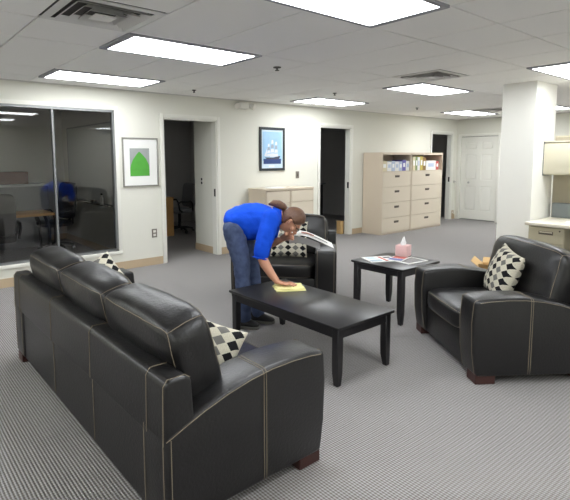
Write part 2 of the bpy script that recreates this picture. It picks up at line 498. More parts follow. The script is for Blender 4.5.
# ------------------------------------------------------------------ window of the office
w1 = bpy.data.objects.new('window_1', None); col.objects.link(w1); w1['kind'] = 'structure'
fr = MB(); a, b, z0, z1 = WIN
fr.box(a, b, WY - .015, WY + .06, z1 - .03, z1).box(a, b, WY - .015, WY + .06, z0, z0 + .03).box(b - .03, b, WY - .015, WY + .06, z0, z1).box(a, a + .03, WY - .015, WY + .06, z0, z1)
fr.build('window_frame', 'alu', w1)
for mx in (1.845, 0.645):
    B(mx - .012, mx + .012, WY - .005, WY + .05, z0 + .03, z1 - .03).build('mullion', 'alu', w1)
for p0, p1 in ((a + .03, .633), (.657, 1.833), (1.857, b - .03)):
    B(p0, p1, WY + .018, WY + .026, z0 + .03, z1 - .03).build('pane', 'glass', w1)
struct('trim_2', MB().box(a, b + .05, WY - .02, WY, z1, z1 + .05).box(b, b + .05, WY - .02, WY, z0 - .02, z1).box(a, b + .05, WY - .03, WY, z0 - .045, z0), 'trim', bevel=.004)

# ------------------------------------------------------------------ doorways with their casings
for i, (a, b, z0, z1) in enumerate(OPEN[1:], 1):
    d = bpy.data.objects.new('door_%d' % i, None); col.objects.link(d); d['kind'] = 'structure'
    m = MB().box(a - .055, a, WY - .02, WY, 0, z1 + .055).box(b, b + .055, WY - .02, WY, 0, z1 + .055).box(a, b, WY - .02, WY, z1, z1 + .055)
    m.build('casing', 'trim', d, bevel=.004)
    MB().box(a, a + .02, WY, WY + WT, 0, z1).box(b - .02, b, WY, WY + WT, 0, z1).box(a, b, WY, WY + WT, z1 - .02, z1).build('jamb', 'trim', d)
    B(b - .024, b - .02, WY + .02, WY + .06, .93, 1.05).build('strike_plate', 'black', d)

# closet door
d = bpy.data.objects.new('door_4', None); col.objects.link(d); d['kind'] = 'structure'
MB().box(XR - .02, XR, CY0 - .06, CY0, 0, 2.09).box(XR - .02, XR, CY1, CY1 + .06, 0, 2.09).box(XR - .02, XR, CY0, CY1, 2.03, 2.09).build('casing', 'trim', d, bevel=.004)
leaf = MB()
leaf.box(XR + .055, XR + .075, CY0 + .005, CY1 - .005, .02, 2.02).build('door_core', 'trim', d)
ym = (CY0 + CY1) / 2
st = MB()
for y0, y1 in ((CY0 + .005, CY0 + .12), (ym - .05, ym + .05), (CY1 - .12, CY1 - .005)): st.box(XR + .035, XR + .055, y0, y1, .02, 2.02)
for zz0, zz1 in ((.02, .23), (.84, .98), (1.60, 1.71), (1.90, 2.02)):
    for y0, y1 in ((CY0 + .12, ym - .05), (ym + .05, CY1 - .12)): st.box(XR + .035, XR + .055, y0, y1, zz0, zz1)
st.build('door_stiles', 'trim', d)
for zz0, zz1 in ((.23, .84), (.98, 1.60), (1.71, 1.90)):
    for y0, y1 in ((CY0 + .12, ym - .05), (ym + .05, CY1 - .12)):
        B(XR + .040, XR + .056, y0 + .03, y1 - .03, zz0 + .03, zz1 - .03).build('door_panel', 'trim', d, bevel=.008, seg=1)
MB().ball((XR + .0, 6.02, .92), .028).cyl((0, 0), .0, 0, .001, 3).build('knob', 'chrome', d, smooth=True)
B(XR + .03, XR + .075, CY0, CY1, 2.02, 2.03).build('track', 'handle', d)

# ------------------------------------------------------------------ rooms behind the wall
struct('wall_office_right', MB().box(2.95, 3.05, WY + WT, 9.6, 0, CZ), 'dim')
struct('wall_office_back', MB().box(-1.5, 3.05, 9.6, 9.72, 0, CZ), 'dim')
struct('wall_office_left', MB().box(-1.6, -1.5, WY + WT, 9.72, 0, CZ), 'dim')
struct('baseboard_office', MB().box(2.938, 2.95, WY + WT, 9.6, 0, .11).box(-1.5, 2.94, 9.588, 9.6, 0, .11), 'tan')
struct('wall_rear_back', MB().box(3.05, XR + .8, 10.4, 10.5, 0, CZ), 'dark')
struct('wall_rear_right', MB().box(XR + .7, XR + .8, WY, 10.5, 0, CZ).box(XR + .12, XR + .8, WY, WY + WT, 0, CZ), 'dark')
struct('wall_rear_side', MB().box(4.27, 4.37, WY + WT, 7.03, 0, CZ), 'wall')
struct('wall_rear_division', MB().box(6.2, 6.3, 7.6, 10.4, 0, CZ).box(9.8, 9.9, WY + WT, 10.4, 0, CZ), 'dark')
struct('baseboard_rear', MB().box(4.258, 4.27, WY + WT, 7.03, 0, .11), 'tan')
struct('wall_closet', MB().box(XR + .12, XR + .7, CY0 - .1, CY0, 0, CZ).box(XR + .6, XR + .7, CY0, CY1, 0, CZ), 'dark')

# ------------------------------------------------------------------ leather seating
DEP = 0.88
def arm_profile():
    top = [(0, .575), (.1, .588), (.22, .594), (.34, .592), (.46, .578), (.58, .553), (.70, .518), (.80, .480), (DEP, .447)]
    pr = [(DEP - t, z) for t, z in top]
    return [(.0, .055)] + pr[::-1] + [(DEP + .012, .42), (DEP + .004, .22), (DEP - .02, .055)]
def arm_z(x):
    top = [(0, .575), (.1, .588), (.22, .594), (.34, .592), (.46, .578), (.58, .553), (.70, .518), (.80, .480), (DEP, .447)]
    t = DEP - x
    for (a, za), (b, zb) in zip(top, top[1:]):
        if a <= t <= b: return za + (zb - za) * (t - a) / (b - a)
    return top[-1][1]
def seating(name, label, cat, L, n, loc, rz, group=None):
    """local +x is the way the seat faces, y runs 0..L along its width, x = 0 is the back"""
    t = thing(name, label, cat, loc, rz, group)
    AW = .22; S = .0019
    for side in (0, 1):
        y0, y1 = (0, AW) if side == 0 else (L - AW, L)
        arm = MB().prism(arm_profile(), 'y', y0, y1).build('arm', 'leather', t, bevel=.022, seg=3)
        yo = y0 - .0015 if side == 0 else y1 + .0015
        s = -1 if side == 0 else 1
        st = MB()
        for off in (-.007, .007):      # double seam down the outside
            x = DEP - .385 + off
            st.tube(snap(arm.data, [(x, yo, .065), (x, yo, .3), (x, yo, arm_z(x) - .02), (x, yo - s * .012, arm_z(x) - .004), (x, yo - s * .05, arm_z(x) + .002), (x, y0 + y1 - yo + s * .03, arm_z(x) + .002)]), S, 5)
        xs = [.0, .08, .18, .30, .42, .54, .66, .78, .85]
        st.tube(snap(arm.data, [(x, yo - s * .004, arm_z(x) - .016) for x in xs]), S, 5)
        st.tube(snap(arm.data, [(.022, yo, .07), (.022, yo, arm_z(.02) - .02)]), S, 5)
        for yy in (y0 + .025, y1 - .025):
            st.tube(snap(arm.data, [(DEP - .016, yy, .06), (DEP + .008, yy, .22), (DEP + .0135, yy, .42), (DEP + .003, yy, .55), (DEP - .03, yy, .582)]), S, 5)
            st.tube(snap(arm.data, [(-.002, yy, .07), (-.002, yy, .43), (.02, yy, arm_z(.02) + .001)]), S, 5)
        st.build('stitching', 'stitch', arm)['kind'] = 'stuff'
    # back
    bf = MB().prism([(.0, .40), (.005, .655), (.025, .675), (.10, .675), (.125, .655), (.14, .40)], 'y', .006, L - .006)
    back = bf.build('back_frame', 'leather', t, bevel=.014, seg=3)
    MB().box(.012, .13, AW - .01, L - AW + .01, .055, .45).build('back_panel', 'leather', t)
    st = MB()
    seams = [.165, .81, 1.48, L - .165] if n > 1 else [.165, L - .165]
    for y in seams:
        st.tube([(.0095, y, .07), (.0095, y, .41)] if AW < y < L - AW else [(-.002, y, .42), (-.002, y, .44)], S, 5)
        st.tube([(-.0015, y, .41), (.003, y, .65), (.022, y, .677), (.1, y, .677), (.124, y, .66)], S, 5)
    for y in (.02, L - .02):
        st.tube([(-.002, y, .41), (.003, y, .65), (.022, y, .675), (.1, y, .675), (.124, y, .658)], S, 5)
    st.build('stitching', 'stitch', back)['kind'] = 'stuff'
    MB().box(.10, DEP - .03, AW - .01, L - AW + .01, .055, .285).build('base', 'leather', t, bevel=.015, seg=2)
    w = (L - 2 * AW) / n
    for k in range(n):
        yc = AW + w * (k + .5)
        c = link('seat_cushion', cushion_mesh(.70, w - .004, .165, 7, 12, (.012, .0, .012), .002, k * 3.1), 'leather', t, (DEP - .345, yc, .362))
        s2 = MB()
        for z in (-.066, .066):
            s2.tube(snap(c.data, [(.343, -w / 2 + .035, z), (.352, 0, z), (.343, w / 2 - .035, z)]), S, 5)
        s2.build('stitching', 'stitch', c)['kind'] = 'stuff'
    bw = (L - .22) / n
    for k in range(n):
        yc = .11 + bw * (k + .5)
        th, hh = .23, .47
        c = link('back_cushion', cushion_mesh(th, bw + .015, hh, 6, 14, (.02, .0, .012), .0075, k * 5.7 + L), 'leather', t, (.225 if n > 1 else .175, yc, .635), (0, -math.radians(13), 0))
        s2 = MB(); e = bw / 2 - .012
        q = th / 2 - .006; h2 = hh / 2 - .014
        s2.tube(snap(c.data, [(-q, -e, h2), (-q - .006, -e * .5, h2 + .004), (-q - .009, 0, h2 + .006), (-q - .006, e * .5, h2 + .004), (-q, e, h2)]), S, 5)
        s2.tube(snap(c.data, [(q, -e, h2), (q + .006, -e * .5, h2 + .004), (q + .009, 0, h2 + .006), (q + .006, e * .5, h2 + .004), (q, e, h2)]), S, 5)
        for sy in (-1, 1):
            s2.tube(snap(c.data, [(-q, sy * e, -h2), (-q - .001, sy * e, 0), (-q, sy * e, h2), (0, sy * (e + .002), h2 + .009), (q, sy * e, h2), (q + .003, sy * e, 0), (q, sy * e, -h2)]), S, 5)
        s2.build('stitching', 'stitch', c)['kind'] = 'stuff'
    for (x, y) in ((.07, .09), (.07, L - .09), (DEP - .09, .07), (DEP - .09, L - .07)):
        B(x - .07, x + .07, y - .06, y + .06, 0, .07).build('foot', 'redwood', t, bevel=.004, seg=1)
    return t

SOFA = (0.82, 1.60)
seating('sofa', 'long black leather three-seat sofa with tan stitching, seen from behind', 'sofa', 2.42, 3, (*SOFA, 0), 0)
def chair_at(C0, n, L, label, group):
    n = Vector((n[0], n[1], 0)).normalized(); y = Vector((-n.y, n.x, 0))
    o = Vector((C0[0], C0[1], 0)) - n * DEP - y * L
    seating('armchair', label, 'armchair', L, 1, o, math.atan2(n.y, n.x), group)
    return o, n, y
CR = chair_at((3.05, 1.52), (-.806, .59), 1.10, 'wide black leather armchair at right, nearest the beige cubicle desk', 'black leather armchairs')
CC = chair_at((3.64, 3.28), (-.74, -.673), 1.10, 'black leather armchair behind the person wiping the coffee table', 'black leather armchairs')

# throw pillows
def pillow_mesh(w=.43, th=.18, n=18):
    v = []; f = []; uv = []
    for s in (1, -1):
        for j in range(n + 1):
            for i in range(n + 1):
                u, q = -1 + 2 * i / n, -1 + 2 * j / n
                pin = 1 - .07 * ((1 - abs(u)) * abs(q) ** 3 + (1 - abs(q)) * abs(u) ** 3) * 1.6
                h = max(0, (1 - u ** 2)) ** .42 * max(0, (1 - q ** 2)) ** .42
                x, y = u * w / 2 * (1 - .07 * (1 - abs(u)) ** 0 * (1 - q * q) * abs(u)), q * w / 2 * (1 - .07 * (1 - u * u) * abs(q))
                z = s * (th / 2 * h + .004) + .006 * noise.noise(Vector((u * 3, q * 3, s * 2.0)))
                v.append((x, y, z)); uv.append(((u + 1) / 2, (q + 1) / 2))
    N = (n + 1) ** 2
    for s in range(2):
        for j in range(n):
            for i in range(n):
                a = s * N + j * (n + 1) + i
                q = (a, a + 1, a + n + 2, a + n + 1)
                f.append(q if s == 0 else q[::-1])
    ring = [i for i in range(n)] + [n + (n + 1) * j for j in range(n)] + [N - 1 - i for i in range(n)] + [(n + 1) * (n - j) for j in range(n)]
    for k in range(len(ring)):
        a, b = ring[k], ring[(k + 1) % len(ring)]
        f.append((b, a, a + N, b + N))
    me = bpy.data.meshes.new('pillow'); me.from_pydata(v, [], f)
    ul = me.uv_layers.new(name='UVMap')
    for lp in me.loops: ul.data[lp.index].uv = uv[lp.vertex_index]
    me.polygons.foreach_set('use_smooth', [True] * len(me.polygons))
    return me
pm = pillow_mesh(); pm.materials.append(MT['pillow'])
def pillow(loc, normal, roll, label, size=1.0):
    nz = Vector(normal).normalized(); up = Vector((0, 0, 1)); yv = (up - nz * up.dot(nz)).normalized(); xv = yv.cross(nz)
    R = Matrix((xv, yv, nz)).transposed() @ Matrix.Rotation(roll, 3, 'Z')
    t = tag(link('throw_pillow', pm, None), label, 'pillow', 'diamond patterned throw pillows')
    t.matrix_world = Matrix.Translation(loc) @ R.to_4x4() @ Matrix.Scale(size, 4)
    return t
def at(ch, x, y, z):
    o, n, yy = ch; p = o + n * x + yy * y; return Vector((p.x, p.y, z))
pillow((1.25, 2.07, .515), (-.42, -.65, .55), -.40, 'diamond patterned pillow at the near end of the sofa', .95)
pillow((SOFA[0] + .50, SOFA[1] + 1.98, .560), (-.25, -.72, .60), .55, 'diamond patterned pillow at the far end of the sofa by the office window', 1.0)
n = CR[1]; yv = CR[2]
pillow(at(CR, .375, .52, .62), tuple(n * .85 - yv * .12 + Vector((0, 0, .30))), -.12, 'diamond patterned pillow on the armchair at right', .93)
n = CC[1]; yv = CC[2]
pillow(at(CC, .50, .58, .63), tuple(n + Vector((0, 0, .35))), .0, 'diamond patterned pillow on the armchair behind the person', .95)

# ------------------------------------------------------------------ tables
def table(name, label, cat, x0, x1, y0, y1, h, ap, lw):
    cx, cy = (x0 + x1) / 2, (y0 + y1) / 2; hx, hy = (x1 - x0) / 2, (y1 - y0) / 2
    t = thing(name, label, cat, (cx, cy, 0))
    B(-hx, hx, -hy, hy, h - .022, h).build('table_top', 'blackwood', t, bevel=.005)
    i = .022
    for (a, b, c, d) in ((-hx + i, hx - i, -hy + i, -hy + i + .02), (-hx + i, hx - i, hy - i - .02, hy - i), (-hx + i, -hx + i + .02, -hy + i, hy - i), (hx - i - .02, hx - i, -hy + i, hy - i)):
        B(a, b, c, d, h - .022 - ap, h - .022).build('apron', 'blackwood', t)
    for sx in (-1, 1):
        for sy in (-1, 1):
            cxl, cyl = sx * (hx - .018 - lw / 2), sy * (hy - .018 - lw / 2)
            m = MB(); k = lw / 2
            zs = [(h - .022, k, 0), (h * .45, k, 0), (h * .2, k * .95, -.002), (.0, k * .68, -.0)]
            for (za, ra, oa), (zb, rb, ob) in zip(zs, zs[1:]):
                pass
            v = []; f = []
            for (z, r, o) in zs:
                # the outside faces stay upright, the inside faces draw in towards the foot
                c1, c2 = cxl + sx * (k - r) * .75, cyl + sy * (k - r) * .75
                v += [(c1 + a * r, c2 + b * r, z) for a, b in ((-1, -1), (1, -1), (1, 1), (-1, 1))]
            for q in range(3):
                f += [(q * 4 + j, q * 4 + (j + 1) % 4, q * 4 + 4 + (j + 1) % 4, q * 4 + 4 + j) for j in range(4)]
            f += [(0, 1, 2, 3), (15, 14, 13, 12)]
            m.add(v, f).build('leg', 'blackwood', t, bevel=.004, seg=1)
    return t
table('coffee_table', 'long black wooden coffee table in front of the sofa', 'coffee table', 2.31, 2.92, 2.06, 3.29, .418, .065, .055)
table('end_table', 'square black end table with magazines between the two armchairs', 'end table', 3.65, 4.26, 2.50, 3.10, .525, .055, .055)
ET = .525; CT = .418

# things on the tables
def sheet(name, w, d, label, loc, rz, blocks, th=.006, group=None):
    t = thing(name, label, 'magazine', loc, rz, group)
    B(-w / 2, w / 2, -d / 2, d / 2, 0, th).build('pages', 'paper', t)
    for (a, b, c, e, m) in blocks:
        B(a * w, b * w, c * d, e * d, th, th + .0006).build('printed_picture', m, t)
    return t
sheet('magazine', .30, .24, 'open magazine with pale blue and red print at left on the end table', (3.88, 2.92, ET), -.45, [(-.45, -.05, -.42, -.1, 'paleblue'), (-.4, -.1, .05, .4, 'artpale'), (.03, .12, -.45, .4, 'redink'), (.2, .45, -.3, -.1, 'greyink'), (.18, .42, .1, .3, 'darkink')], group='magazines on the end table')
sheet('magazine', .28, .21, 'magazine with a big dark grey picture beside the armchair arm', (4.04, 2.69, ET), -.12, [(-.40, .42, -.40, .38, 'greyink')], group='magazines on the end table')
sheet('magazine', .20, .15, 'small magazine with red and violet print in front of the tissue box', (4.00, 2.80, ET + .0075), .25, [(-.48, -.08, -.45, .45, 'blueink'), (-.02, .48, -.42, .42, 'redink')], group='magazines on the end table')
tb = thing('tissue_box', 'pink cube tissue box on the end table', 'tissue box', (4.195, 2.875, ET), .25)
B(-.062, .062, -.062, .062, 0, .115).build('box', 'pink', tb, bevel=.004)
tm = MB(); v = []; 
for k, (z, r) in enumerate(((.112, .035), (.135, .040), (.16, .028), (.185, .016), (.20, .004))):
    v += [(math.cos(2 * PI * j / 10) * r * (1 + .35 * math.sin(3 * j + k)) + k * .004, math.sin(2 * PI * j / 10) * r * .55 * (1 + .3 * math.cos(2 * j)), z) for j in range(10)]
f = [(k * 10 + j, k * 10 + (j + 1) % 10, k * 10 + 10 + (j + 1) % 10, k * 10 + 10 + j) for k in range(4) for j in range(10)] + [tuple(range(40, 50))]
tm.add(v, f).build('tissue', 'tissue', tb, smooth=True, angle=80)

# folded yellow cloth under the hand
def wavy(w, d, th, n, amp, seed):
    v = []; f = []
    for s in (0, 1):
        for j in range(n + 1):
            for i in range(n + 1):
                u, q = i / n - .5, j / n - .5
                z = amp * max(0, noise.noise(Vector((u * 5 + seed, q * 5, 1)))) 
                v.append((u * w + .012 * noise.noise(Vector((q * 4, seed, 0))), q * d + .012 * noise.noise(Vector((u * 4, 2, seed))), z * s + th * s))
    N = (n + 1) ** 2
    for s in (0, 1):
        for j in range(n):
            for i in range(n):
                a = s * N + j * (n + 1) + i; q = (a, a + 1, a + n + 2, a + n + 1); f.append(q if s else q[::-1])
    ring = [i for i in range(n)] + [n + (n + 1) * j for j in range(n)] + [N - 1 - i for i in range(n)] + [(n + 1) * (n - j) for j in range(n)]
    for k in range(len(ring)):
        a, b = ring[k], ring[(k + 1) % len(ring)]; f.append((a, b, b + N, a + N))
    return MB().add(v, f)
cl = thing('cleaning_cloth', 'folded pale yellow cleaning cloth on the coffee table', 'cloth', (2.73, 3.00, CT), -.55)
wavy(.25, .20, .007, 10, .012, .3).build('lower_fold', 'cloth', cl, smooth=True, angle=50)
wavy(.235, .185, .006, 10, .012, 2.1).build('upper_fold', 'cloth', cl, loc=(.004, .004, .012), smooth=True, angle=50)

# ------------------------------------------------------------------ the person
PB = Vector((2.62, 3.50, 0)); PA = Vector((.772, -.636, 0)); PC = Vector((-.636, -.772, 0))
person_rot = math.atan2(PA.y, PA.x)
# local frame: x = the way the person faces (a), y = away from the camera (-c), z up
def q(a, c, z): return (a, -c, z)
hu = Vector((.84, 0, .54)).normalized(); hf = Vector((.54, 0, -.84)).normalized(); hs = Vector((0, 1, 0))
HC = Vector((.438, 0, .962))
def headpoint(u, s, f): return HC + hu * u + hs * s + hf * f
def head_surface(d, grow=0.0):
    """d unit direction in (side, front, up) of the head -> offset"""
    s, f, u = d
    w, dp, h = .074, .098, .122
    if u < 0:                                   # jaw narrows towards the chin
        w *= 1 - .28 * (-u) ** 1.3
        if f < 0: dp *= 1 - .25 * (-u)
        else: dp *= 1 - .04 * (-u)
    return Vector((s * (w + grow), f * (dp + grow), u * (h + grow)))
def head_mesh(grow=0.0, fn=None, n=28, m=20):
    mb = MB(); v = []; 
    for i in range(m + 1):
        ph = -PI / 2 + PI * i / m
        for j in range(n):
            th = 2 * PI * j / n
            d = (math.cos(ph) * math.cos(th), math.cos(ph) * math.sin(th), math.sin(ph))
            o = head_surface(d, grow if fn is None else fn(d))
            v.append(tuple(headpoint(o.z, o.x, o.y)))
    f = [(i * n + j, i * n + (j + 1) % n, (i + 1) * n + (j + 1) % n, (i + 1) * n + j) for i in range(m) for j in range(n)]
    return mb.add(v, f)
body = head_mesh()
hp = lambda s, f, u: tuple(headpoint(u, s, f))
body.limb([hp(0, .092, .012), hp(0, .108, -.015), hp(0, .118, -.028)], [.009, .012, .014], 8)      # nose
body.ball(hp(0, .112, -.034), .014, 8, 6)
for s in (-1, 1):
    body.ball(hp(s * .013, .104, -.036), .010, 8, 6)
    body.limb([hp(s * .012, .095, .028), hp(s * .045, .083, .028)], [.010, .008], 8)               # brow
    body.limb([hp(s * .076, -.002, .018), hp(s * .082, -.012, .0), hp(s * .076, -.004, -.028)], [.011, .013, .009], 8)   # ear
    body.ball(hp(s * .045, .060, -.030), .026, 8, 6)                                               # cheek
body.limb([hp(-.022, .088, -.066), hp(0, .097, -.066), hp(.022, .088, -.066)], [.006, .009, .006], 8)
body.limb([hp(-.018, .086, -.078), hp(0, .094, -.079), hp(.018, .086, -.078)], [.006, .008, .006], 8)
body.ball(hp(0, .078, -.105), .022, 8, 6)                                                          # chin
# neck and trunk (under the shirt)
body.limb([q(.385, 0, .985), q(.33, 0, 1.0), q(.25, 0, 1.0)], [.052, .056, .07])
body.tube([q(.29, 0, 1.0), q(.15, 0, .97), q(.0, 0, .95), q(-.09, 0, .93)], [(.09, .15), (.11, .15), (.10, .14), (.06, .09)], 14, flat=(0, 1, 0))
for c in (.09, -.08): body.limb([q(-.06, c, .90), q(.0 if c > 0 else .08, c, .57), q(.01 if c > 0 else .135, c, .09)], [.07, .05, .035])
# near arm: shoulder, elbow, wrist, palm pressed on the cloth
body.limb([q(.26, .17, .99), q(.20, .21, .83), q(.165, .245, .695)], [.058, .048, .042])
body.limb([q(.165, .245, .695), q(.20, .262, .62), q(.255, .285, .535), q(.302, .302, .478)], [.043, .044, .036, .027])
HZ = CT + .040
body.tube([q(.295, .302, .480), q(.325, .306, HZ + .010), q(.365, .310, HZ + .002), q(.392, .313, HZ - .004)], [(.020, .024), (.016, .034), (.013, .040), (.010, .038)], 12, flat=(0, 1, 0))
for (dc, l, bend) in ((-.030, .072, .0), (-.011, .082, .0), (.009, .076, .0), (.028, .058, .0)):
    a0, c0 = .388, .313 + dc
    body.limb([q(a0 - .02, c0, HZ - .004), q(a0 + l * .38, c0 + dc * .10, HZ + .003), q(a0 + l * .72, c0 + dc * .20, HZ - .006), q(a0 + l, c0 + dc * .24, HZ - .014)], [.0095, .009, .008, .0065], 8)
body.limb([q(.325, .285, HZ + .006), q(.350, .258, HZ - .004), q(.378, .243, HZ - .010), q(.400, .240, HZ - .014)], [.013, .012, .010, .008], 8)
# far arm: bent up, hand holds the magazine under the chin
body.limb([q(.29, -.17, .98), q(.27, -.215, .84), q(.25, -.225, .71)], [.056, .047, .040])
body.limb([q(.25, -.225, .71), q(.30, -.175, .735), q(.355, -.115, .770)], [.041, .038, .027])
body.tube([q(.350, -.120, .768), q(.375, -.090, .786), q(.395, -.058, .800), q(.405, -.035, .806)], [(.020, .024), (.016, .034), (.014, .038), (.011, .036)], 12, flat=(.5, 0, -.86))
for k, l in enumerate((.060, .066, .062, .048)):
    z0 = .030 - k * .019
    base = Vector(q(.408 + z0 * .35, -.032, .806 + z0 * .3)) + Vector((.5, 0, -.86)) * (-z0)
    body.limb([tuple(base), tuple(base + Vector((.020, -.030, .008))), tuple(base + Vector((.045, -.044, -.002))), tuple(base + Vector((.058, -.030, -.012)))], [.0095, .009, .008, .0065], 8)
body.limb([q(.385, -.075, .812), q(.405, -.050, .835), q(.430, -.030, .842), q(.448, -.020, .834)], [.013, .012, .010, .008], 8)
person = link('person', remeshed(body, .0055, 3, 'person'), 'skin')
tag(person, 'person in blue shirt and jeans bending to wipe the coffee table', 'person')
person.location = PB; person.rotation_euler = (0, 0, person_rot)

# shirt
sh = MB()
sh.tube([q(-.168, 0, .975), q(-.140, 0, .975), q(-.08, 0, .978), q(-.01, 0, .970), q(.06, 0, .955), q(.14, 0, .958), q(.22, 0, .972), q(.28, 0, .99), q(.32, 0, 1.005), q(.345, 0, 1.01)],
        [(.03, .06), (.078, .13), (.112, .170), (.148, .178), (.172, .178), (.168, .182), (.146, .19), (.108, .185), (.08, .12), (.066, .07)], 20, flat=(0, 1, 0))
sh.limb([q(.255, .155, 1.0), q(.225, .19, .90), q(.190, .225, .79), q(.170, .240, .705)], [.082, .080, .074, .068], 14)
sh.limb([q(.285, -.155, .99), q(.275, -.19, .90), q(.26, -.22, .79)], [.080, .074, .066], 14)
shm = remeshed(sh, .009, 6, 'shirt')
for vtx in shm.vertices:
    c = vtx.co
    k = .007 * noise.noise(Vector((c.x * 11 + c.z * 7, c.y * 5, c.z * 9 - c.x * 6))) + .004 * noise.noise(Vector((c.x * 26, c.y * 14, c.z * 22)))
    vtx.co = c + vtx.normal * k
shirt = link('shirt', shm, 'shirt', person)
MB().tube([(q(.345 + .0 , math.cos(t) * .064, 1.01 + math.sin(t) * .062)) for t in [2 * PI * k / 20 for k in range(21)]], .007, 6).build('collar', 'shirt', shirt, smooth=True)
ring = []
for k in range(19):
    t = 2 * PI * k / 18
    ax = Vector(q(.170, .240, .705)) - Vector(q(.190, .225, .79)); ax.normalize()
    e1 = ax.cross(Vector((0, 1, 0))).normalized(); e2 = ax.cross(e1)
    ring.append(tuple(Vector(q(.166, .243, .685)) + ax * .02 + e1 * math.cos(t) * .064 + e2 * math.sin(t) * .064))
MB().tube(ring, .006, 6).build('cuff', 'shirt', shirt, smooth=True)

# jeans
je = MB()
je.tube([q(-.10, 0, 1.0), q(-.085, 0, .95), q(-.06, 0, .89), q(-.04, 0, .82)], [(.06, .12), (.095, .155), (.108, .160), (.085, .14)], 18, flat=(0, 1, 0))
je.ball(q(-.085, .07, .91), (.080, .085, .10)); je.ball(q(-.075, -.07, .91), (.075, .085, .10))
je.limb([q(-.07, .085, .90), q(-.045, .095, .75), q(-.005, .10, .585), q(.0, .105, .45), q(.008, .105, .28), q(.012, .105, .10)], [.105, .094, .078, .070, .064, .064], 14)
je.limb([q(-.04, -.085, .90), q(.01, -.08, .75), q(.07, -.07, .57), q(.09, -.06, .43), q(.115, -.05, .27), q(.135, -.045, .10)], [.102, .092, .077, .070, .064, .064], 14)
jm = remeshed(je, .009, 5, 'jeans')
for vtx in jm.vertices:
    c = vtx.co
    vtx.co = c + vtx.normal * (.006 * noise.noise(Vector((c.x * 9, c.y * 9, c.z * 16))) + .004 * noise.noise(Vector((c.x * 20 + 3, c.y * 20, c.z * 34))))
link('jeans', jm, 'jeans', person)

# shoes
def shoe(heel, toe, label=None):
    hv, tv = Vector(heel), Vector(toe); ax = (tv - hv); L = ax.length; ax.normalize(); sd = Vector((-ax.y, ax.x, 0))
    def pt(t, s, z): p = hv + ax * (t * L) + sd * s; return (p.x, p.y, z)
    up = MB()
    secs = [(0.0, .026, .03, .060), (.08, .036, .048, .065), (.25, .038, .058, .066), (.42, .039, .050, .058), (.58, .044, .036, .045), (.75, .047, .028, .036), (.90, .040, .024, .030), (1.0, .020, .016, .022)]
    up.tube([pt(t, 0, zc) for t, w, h, zc in secs], [(h, w) for t, w, h, zc in secs], 14, flat=tuple(sd))
    o = link('shoe', remeshed(up, .006, 3, 'shoe'), 'shoe', person)
    prof = [(pt(t, w, 0)[:2]) for t, w in ((0, .022), (.1, .038), (.35, .037), (.55, .043), (.75, .049), (.9, .042), (1.02, .02))] + [(pt(t, -w, 0)[:2]) for t, w in ((1.02, .02), (.9, .042), (.75, .049), (.55, .043), (.35, .037), (.1, .038), (0, .022))]
    MB().prism(prof, 'z', 0, .024).build('sole', 'sole', o, bevel=.004, seg=1)
    lc = MB()
    for t, z in ((.40, .108), (.47, .100), (.54, .088)):
        lc.tube([pt(t, -.03, z - .022), pt(t, 0, z + .001), pt(t, .03, z - .022)], .003, 5)
    lc.build('laces', 'lace', o)
shoe(q(-.085, .095, 0), q(.145, .135, 0)); shoe(q(.055, -.055, 0), q(.285, -.005, 0))

# hair, tie, ponytail, glasses, eyes
def hairfn(d):
    s, f, u = d
    k = u * .80 - f * .80 + .26                    # crown and back of the head
    if abs(s) > .72 and u < .10 and f > -.30: k -= .6   # leave the ears free
    return max(-.012, min(.020, k * .14))
hm = remeshed(head_mesh(fn=hairfn, n=36, m=26), .006, 2, 'hair')
hair = link('hair', hm, 'hair', person)
MB().tube([(.395, 0, 1.058), (.365, -.010, 1.088), (.325, -.020, 1.112), (.275, -.026, 1.122), (.235, -.030, 1.112)], [.026, .036, .038, .029, .008], 12).build('ponytail', 'hair', hair, smooth=True, angle=80)
tie = Vector((.394, 0, 1.060)); ax = Vector((-.72, 0, .69)); e1 = Vector((0, 1, 0)); e2 = ax.cross(e1)
MB().tube([tuple(tie + e1 * math.cos(t) * .026 + e2 * math.sin(t) * .026) for t in [2 * PI * k / 16 for k in range(17)]], .009, 8).build('hair_tie', 'hairtie', hair, smooth=True)
for s in (-1, 1):
    MB().ball(hp(s * .030, .082, .004), .011, 10, 8).build('eye', 'eye', person, smooth=True)
gl = MB()
for s in (-1, 1):
    gl.tube([hp(s * .031 + math.cos(t) * .024, .110, .003 + math.sin(t) * .018) for t in [2 * PI * k / 16 for k in range(17)]], .0022, 6)
    gl.tube([hp(s * .055, .109, .006), hp(s * .077, .080, .010), hp(s * .084, .0, .012)], .0022, 6)
gl.tube([hp(-.008, .112, .006), hp(0, .114, .008), hp(.008, .112, .006)], .0022, 6)
gl.build('glasses', 'black', person)

# magazine held in the far hand
mg = thing('magazine', 'open magazine drooping from the hand of the bending person', 'magazine', PB, person_rot)
def leaf_mesh(path, c0, c1, th, drop):
    n = len(path); v = []
    for k, (a, z) in enumerate(path):
        v += [q(a, c0, z), q(a, c1, z - drop), q(a, c1, z - drop - th), q(a, c0, z - th)]
    f = [(k * 4 + j, k * 4 + (j + 1) % 4, k * 4 + 4 + (j + 1) % 4, k * 4 + 4 + j) for k in range(n - 1) for j in range(4)] + [(0, 1, 2, 3), (n * 4 - 1, n * 4 - 2, n * 4 - 3, n * 4 - 4)]
    return MB().add(v, f)
path = [(.425, .815), (.48, .838), (.54, .842), (.60, .830), (.66, .806), (.72, .778), (.78, .748), (.835, .722)]
pages = leaf_mesh(path, -.19, -.04, .004, .022).build('pages', 'paper', mg, smooth=True, angle=50)
leaf_mesh([(a, z + .0008) for a, z in path[2:5]], -.13, -.085, .0015, .0066).build('printed_picture', 'brownink', pages, smooth=True, angle=50)
